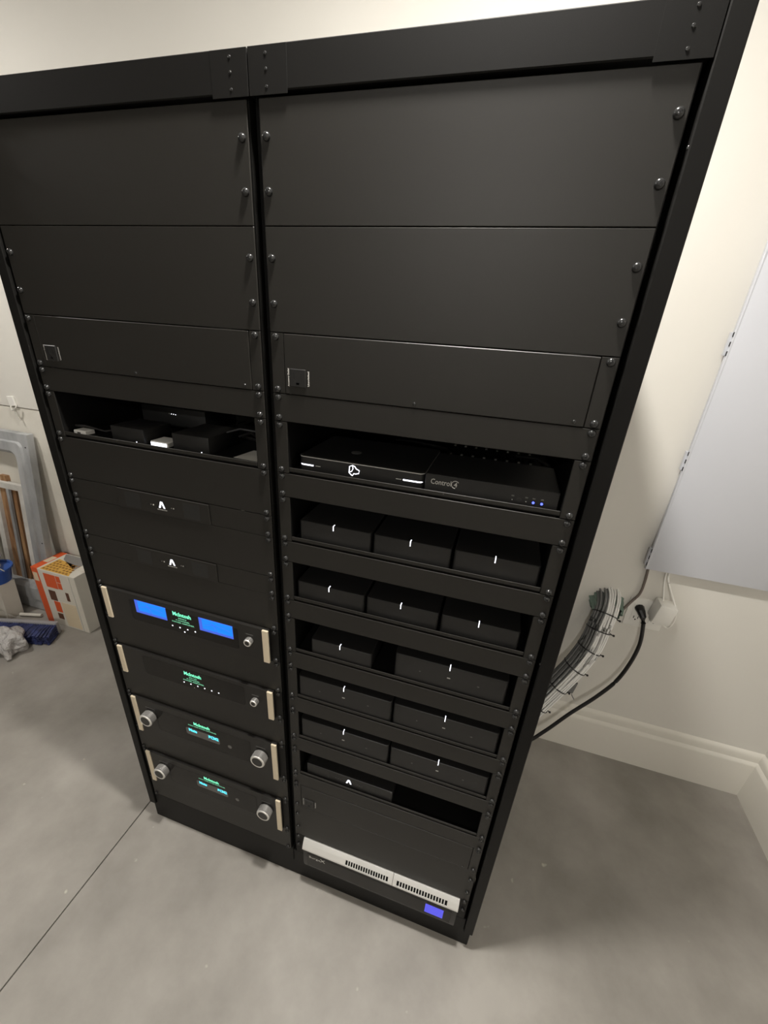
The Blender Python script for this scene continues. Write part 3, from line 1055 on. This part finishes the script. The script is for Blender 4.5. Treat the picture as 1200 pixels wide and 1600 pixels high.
# ================================================================== left wall clutter
t = thing('wall_clip', 'small white clip with dangling tie on the left wall seam', 'clip', -1815, 755, -690)
MB().box(-1845, -1805, 750, 760, -684, -640, 2, rot=(Vector((-1825, 755, -660)), Matrix.Rotation(math.radians(-6), 3, 'Y'))).build('plate', WHI, t)
b = MB()
b.tube(spline([(-1830, 748, -682), (-1815, 738, -700), (-1795, 740, -690), (-1790, 745, -680), (-1805, 742, -705), (-1800, 748, -750)]), 3, 6)
b.build('tie', CARDS, t)

LEAN = math.atan2(88, 970)


def lean(x, s, d):
    """point on the leaning plane: s up along it, d in front of it (towards the room)"""
    return (x - (978 - s) * 0.052, 655 + s * math.sin(LEAN) - d * math.cos(LEAN), -1776 + s * math.cos(LEAN))


def lbox(b_, x0, x1, s0, s1, d0, d1):
    vs_ = [b_.bm.verts.new(lean(x, s, d)) for x in (x0, x1) for s in (s0, s1) for d in (d0, d1)]
    for f in ((0, 1, 3, 2), (4, 6, 7, 5), (0, 4, 5, 1), (2, 3, 7, 6), (0, 2, 6, 4), (1, 5, 7, 3)):
        b_.bm.faces.new([vs_[i] for i in f])
    return b_


t = thing('metal_frame', 'grey galvanised metal frame with rounded opening leaning on the wall', 'metal frame', -2030, 650, -1780)
b = MB()


def rrect(x0, x1, s0, s1, r, n=6):
    out = []
    for cx, cs, a0 in ((x1 - r, s1 - r, 0), (x0 + r, s1 - r, 90), (x0 + r, s0 + r, 180), (x1 - r, s0 + r, 270)):
        for i in range(n + 1):
            a = math.radians(a0 + 90 * i / n)
            out.append((cx + r * math.cos(a), cs + r * math.sin(a)))
    return out


loops = []
for (x0, x1, s0, s1, r, d) in ((-2330, -1746, 2, 976, 2, -8), (-2330, -1746, 2, 976, 2, 22), (-2300, -1784, 60, 938, 30, 22), (-2294, -1790, 66, 932, 30, 30), (-2262, -1824, 130, 890, 40, 30), (-2250, -1836, 150, 872, 44, 14), (-2250, -1836, 150, 872, 44, -8)):
    loops.append([b.bm.verts.new(lean(x, s, d)) for x, s in rrect(x0, x1, s0, s1, r)])
for a, c in zip(loops, loops[1:] + loops[:1]):
    for i in range(len(a)):
        b.bm.faces.new((a[i], a[(i + 1) % len(a)], c[(i + 1) % len(a)], c[i]))
bmesh.ops.recalc_face_normals(b.bm, faces=b.bm.faces)
b.build('frame', GALV, t)
for x, s in ((-1764, 915), (-1760, 420), (-1762, 150)):
    p0 = Vector(lean(x, s, 22.5))
    MB().ycyl(p0.x, p0.z, p0.y - 1, p0.y + 2, 3.2, n=10).build('hole', REC, t)
t = thing('slatted_panel', 'scuffed white panel with brown wooden strips behind the grey frame', 'panel', -2000, 690, -1780)
def slat(name, m_, *a):
    q = lbox(MB(), *a)
    bmesh.ops.recalc_face_normals(q.bm, faces=q.bm.faces)
    return q.build(name, m_, t, smooth=False)


for x0, x1 in ((-1920, -1872), (-2112, -2076), (-2240, -2200)):
    slat('rail', PNTW, x0, x1, 10, 662, -34, -12)
for s0, s1 in ((662, 692), (10, 130)):
    slat('crossbar', PNTW, -2240, -1872, s0, s1, -34, -12)
for x0, x1, s0, s1 in ((-2076, -2030, 30, 662), (-2010, -1966, 30, 662), (-2060, -2012, 692, 722)):
    slat('wooden_strip', WOOD, x0, x1, s0, s1, -46, -30)
slat('mullion', GALV, -2006, -1988, 60, 662, -24, -12)
slat('backing', mat('dark_wood', (0.03, 0.014, 0.008), 0.7), -2078, -1915, 30, 662, -52, -48)

# ---- waffle maker carton
t = thing('waffle_maker_box', 'orange and white carton with waffle picture on its top', 'carton', -1641, 660, -1780)
MB().box(-1780, -1502, 583, 738, -1780, -1442, 1.5).build('carton', CARD, t)
MB().box(-1780.6, -1738, 582.4, 738.6, -1779, -1441.4).build('orange_stripe', ORG, t)
MB().box(-1501.6, -1501, 584, 737, -1779, -1443).build('side_face', CARDS, t)
b = MB()
b.poly([(-1724, 586, -1441.2), (-1536, 586, -1441.2), (-1590, 668, -1441.2), (-1720, 684, -1441.2)])
w = b.build('waffle_picture', YEL, t, smooth=False)
b = MB()
for i in range(8):
    for j in range(5):
        x = -1716 + i * 21 + (j % 2) * 5
        y = 592 + j * 17
        if x < -1560 + (668 - y) * 0.4 and random.random() < 0.85:
            b.box(x, x + 13, y, y + 9, -1441.0, -1440.8)
b.build('waffle_pits', YED, w, smooth=False)
b = MB()
b.poly([(-1700, 690, -1441.2), (-1580, 640, -1441.2), (-1510, 640, -1441.2), (-1510, 732, -1441.2), (-1736, 732, -1441.2)])
b.build('grey_picture', GRYP, t, smooth=False)
MB().box(-1560, -1512, 640, 680, -1441, -1440.6).build('white_label', CARD, t)
MB().box(-1775, -1742, 640, 690, -1441.2, -1440.6).build('white_label', CRM, t)
for x0, x1, z0, z1, mm in ((-1705, -1630, -1540, -1460, ORG), (-1626, -1600, -1496, -1460, ORG), (-1626, -1600, -1536, -1500, ORG),
                           (-1705, -1660, -1620, -1560, BRN), (-1690, -1650, -1690, -1625, ORG), (-1690, -1655, -1735, -1700, BRN), (-1590, -1570, -1600, -1550, BRN)):
    MB().box(x0, x1, 582, 583.4, z0, z1).build('picture', mm, t)
MB().box(-1640, -1545, 582.2, 583.4, -1770, -1620).build('picture', CRM, t)
MB().box(-1538, -1534, 581.6, 583.4, -1776, -1444).build('flap_seam', CARDS, t)
MB().box(-1776, -1746, 581.6, 582.6, -1520, -1470).build('white_label', CRM, t)

# ---- push broom head
t = thing('broom_head', 'navy blue bristle push broom head lying on the floor', 'broom', -1750, 480, -1780)
rz = (Vector((-1620, 490, -1740)), Matrix.Rotation(math.radians(16), 3, 'Z'))
MB().box(-2000, -1622, 524, 546, -1779, -1708, 6, 2, rot=rz).build('block', mat('grey_block', (0.33, 0.32, 0.33), 0.5), t)
b = MB()
for i in range(32):
    for j in range(5):
        x, z = -1994 + i * 11.8, -1770 + j * 12
        dx, dz = random.uniform(-5, 5) + (9 if i > 29 else 0), -j * 3 + random.uniform(-2, 2)
        b.tube([Vector((x, 526, z)), Vector((x + dx * .5, 490, z - 1)), Vector((x + dx, 448 + random.uniform(-4, 4), max(z + dz, -1772)))], lambda q: 6.2 + 2 * q, 5)
bmesh.ops.rotate(b.bm, verts=b.bm.verts, cent=rz[0], matrix=rz[1])
o = b.build('bristles', NAVY, t)
o['kind'] = 'stuff'


def lump(cx, cy, zb, rx, ry, h, seed, amp=0.22, n=3):
    b_ = MB()
    bmesh.ops.create_icosphere(b_.bm, subdivisions=4, radius=1)
    rnd = random.Random(seed)
    dirs = [Vector((rnd.gauss(0, 1), rnd.gauss(0, 1), rnd.gauss(0, 1))).normalized() for _ in range(26)]
    for v in b_.bm.verts:
        d = v.co.normalized()
        f = 1.0
        for k, w in enumerate(dirs):
            c = d.dot(w)
            f += amp * 0.35 * math.cos(7 * c + k) * (0.6 + 0.4 * c)/3
            f -= amp * 0.5 * max(0, c - 0.86) * 4 * (1 if k % 2 else -0.8)
        z = d.z * f
        v.co = Vector((cx + d.x * f * rx, cy + d.y * f * ry, max(zb, zb + h * 0.46 + z * h * 0.5)))
    return b_


t = thing('plastic_bag', 'crumpled white plastic bag lying in front of the broom head', 'bag', -1722, 395, -1780)
lump(-1730, 372, -1779.5, 80, 60, 118, 3, 0.55).build('bag_body', BAG, t)
b = MB()
b.tube([(-1698, 335, -1725), (-1680, 325, -1748), (-1670, 317, -1772)], lambda q: 22 - 12 * q, 7)
b.build('bag_tail', BAG, t)

# ---- carton with blue tub and plastic film
t = thing('white_carton', 'crumpled white carton at left edge beside the broom head', 'carton', -2080, 545, -1780)
b = MB()
b.prism([(-2200, 480), (-1978, 520), (-1962, 585), (-2190, 596)], None, -1779.5, -1560, 0, lambda p, q: (p[0] + (20 if q > -1700 and p[0] > -2000 else 0), p[1], q))
b.build('carton_body', CARD, t)
MB().box(-2060, -1985, 486, 500, -1690, -1640, 2).build('print_patch', BRN, t)
b = MB()
b.poly([(-2200, 470, -1700), (-1990, 512, -1720), (-1945, 540, -1770), (-2180, 430, -1770)])
b.poly([(-2180, 430, -1771), (-1945, 540, -1771), (-1990, 512, -1721), (-2200, 470, -1701)])
b.build('flap', CARD, t, smooth=False)
t = thing('blue_tub', 'blue plastic tub with wire handle standing on the white carton', 'tub', -2040, 540, -1560)
MB().lathe(-2000, 545, ((58, -1559), (72, -1490), (80, -1488), (80, -1478), (70, -1478), (66, -1486)), 26).build('tub_body', BLUP, t)
b = MB()
b.tube([(-2000 + 84 * math.cos(a), 545 - 30 * math.sin(a), -1480 + 50 * math.sin(a)) for a in [math.pi * i / 14 for i in range(15)]], 2.4, 6)
b.build('handle', CARDS, t)
t = thing('plastic_film', 'clear crumpled plastic film stuffed into the blue tub', 'plastic film', -2050, 550, -1486)
lump(-2020, 548, -1485, 58, 46, 100, 8, 0.5).build('film', BAG, t)
b = MB()
b.tube([(-1948, 560, -1768), (-1840, 592, -1768)], 9, 10)
tag(b.build('cardboard_tube', CARD), 'thin pale tube lying on the floor left of the orange carton', 'tube')
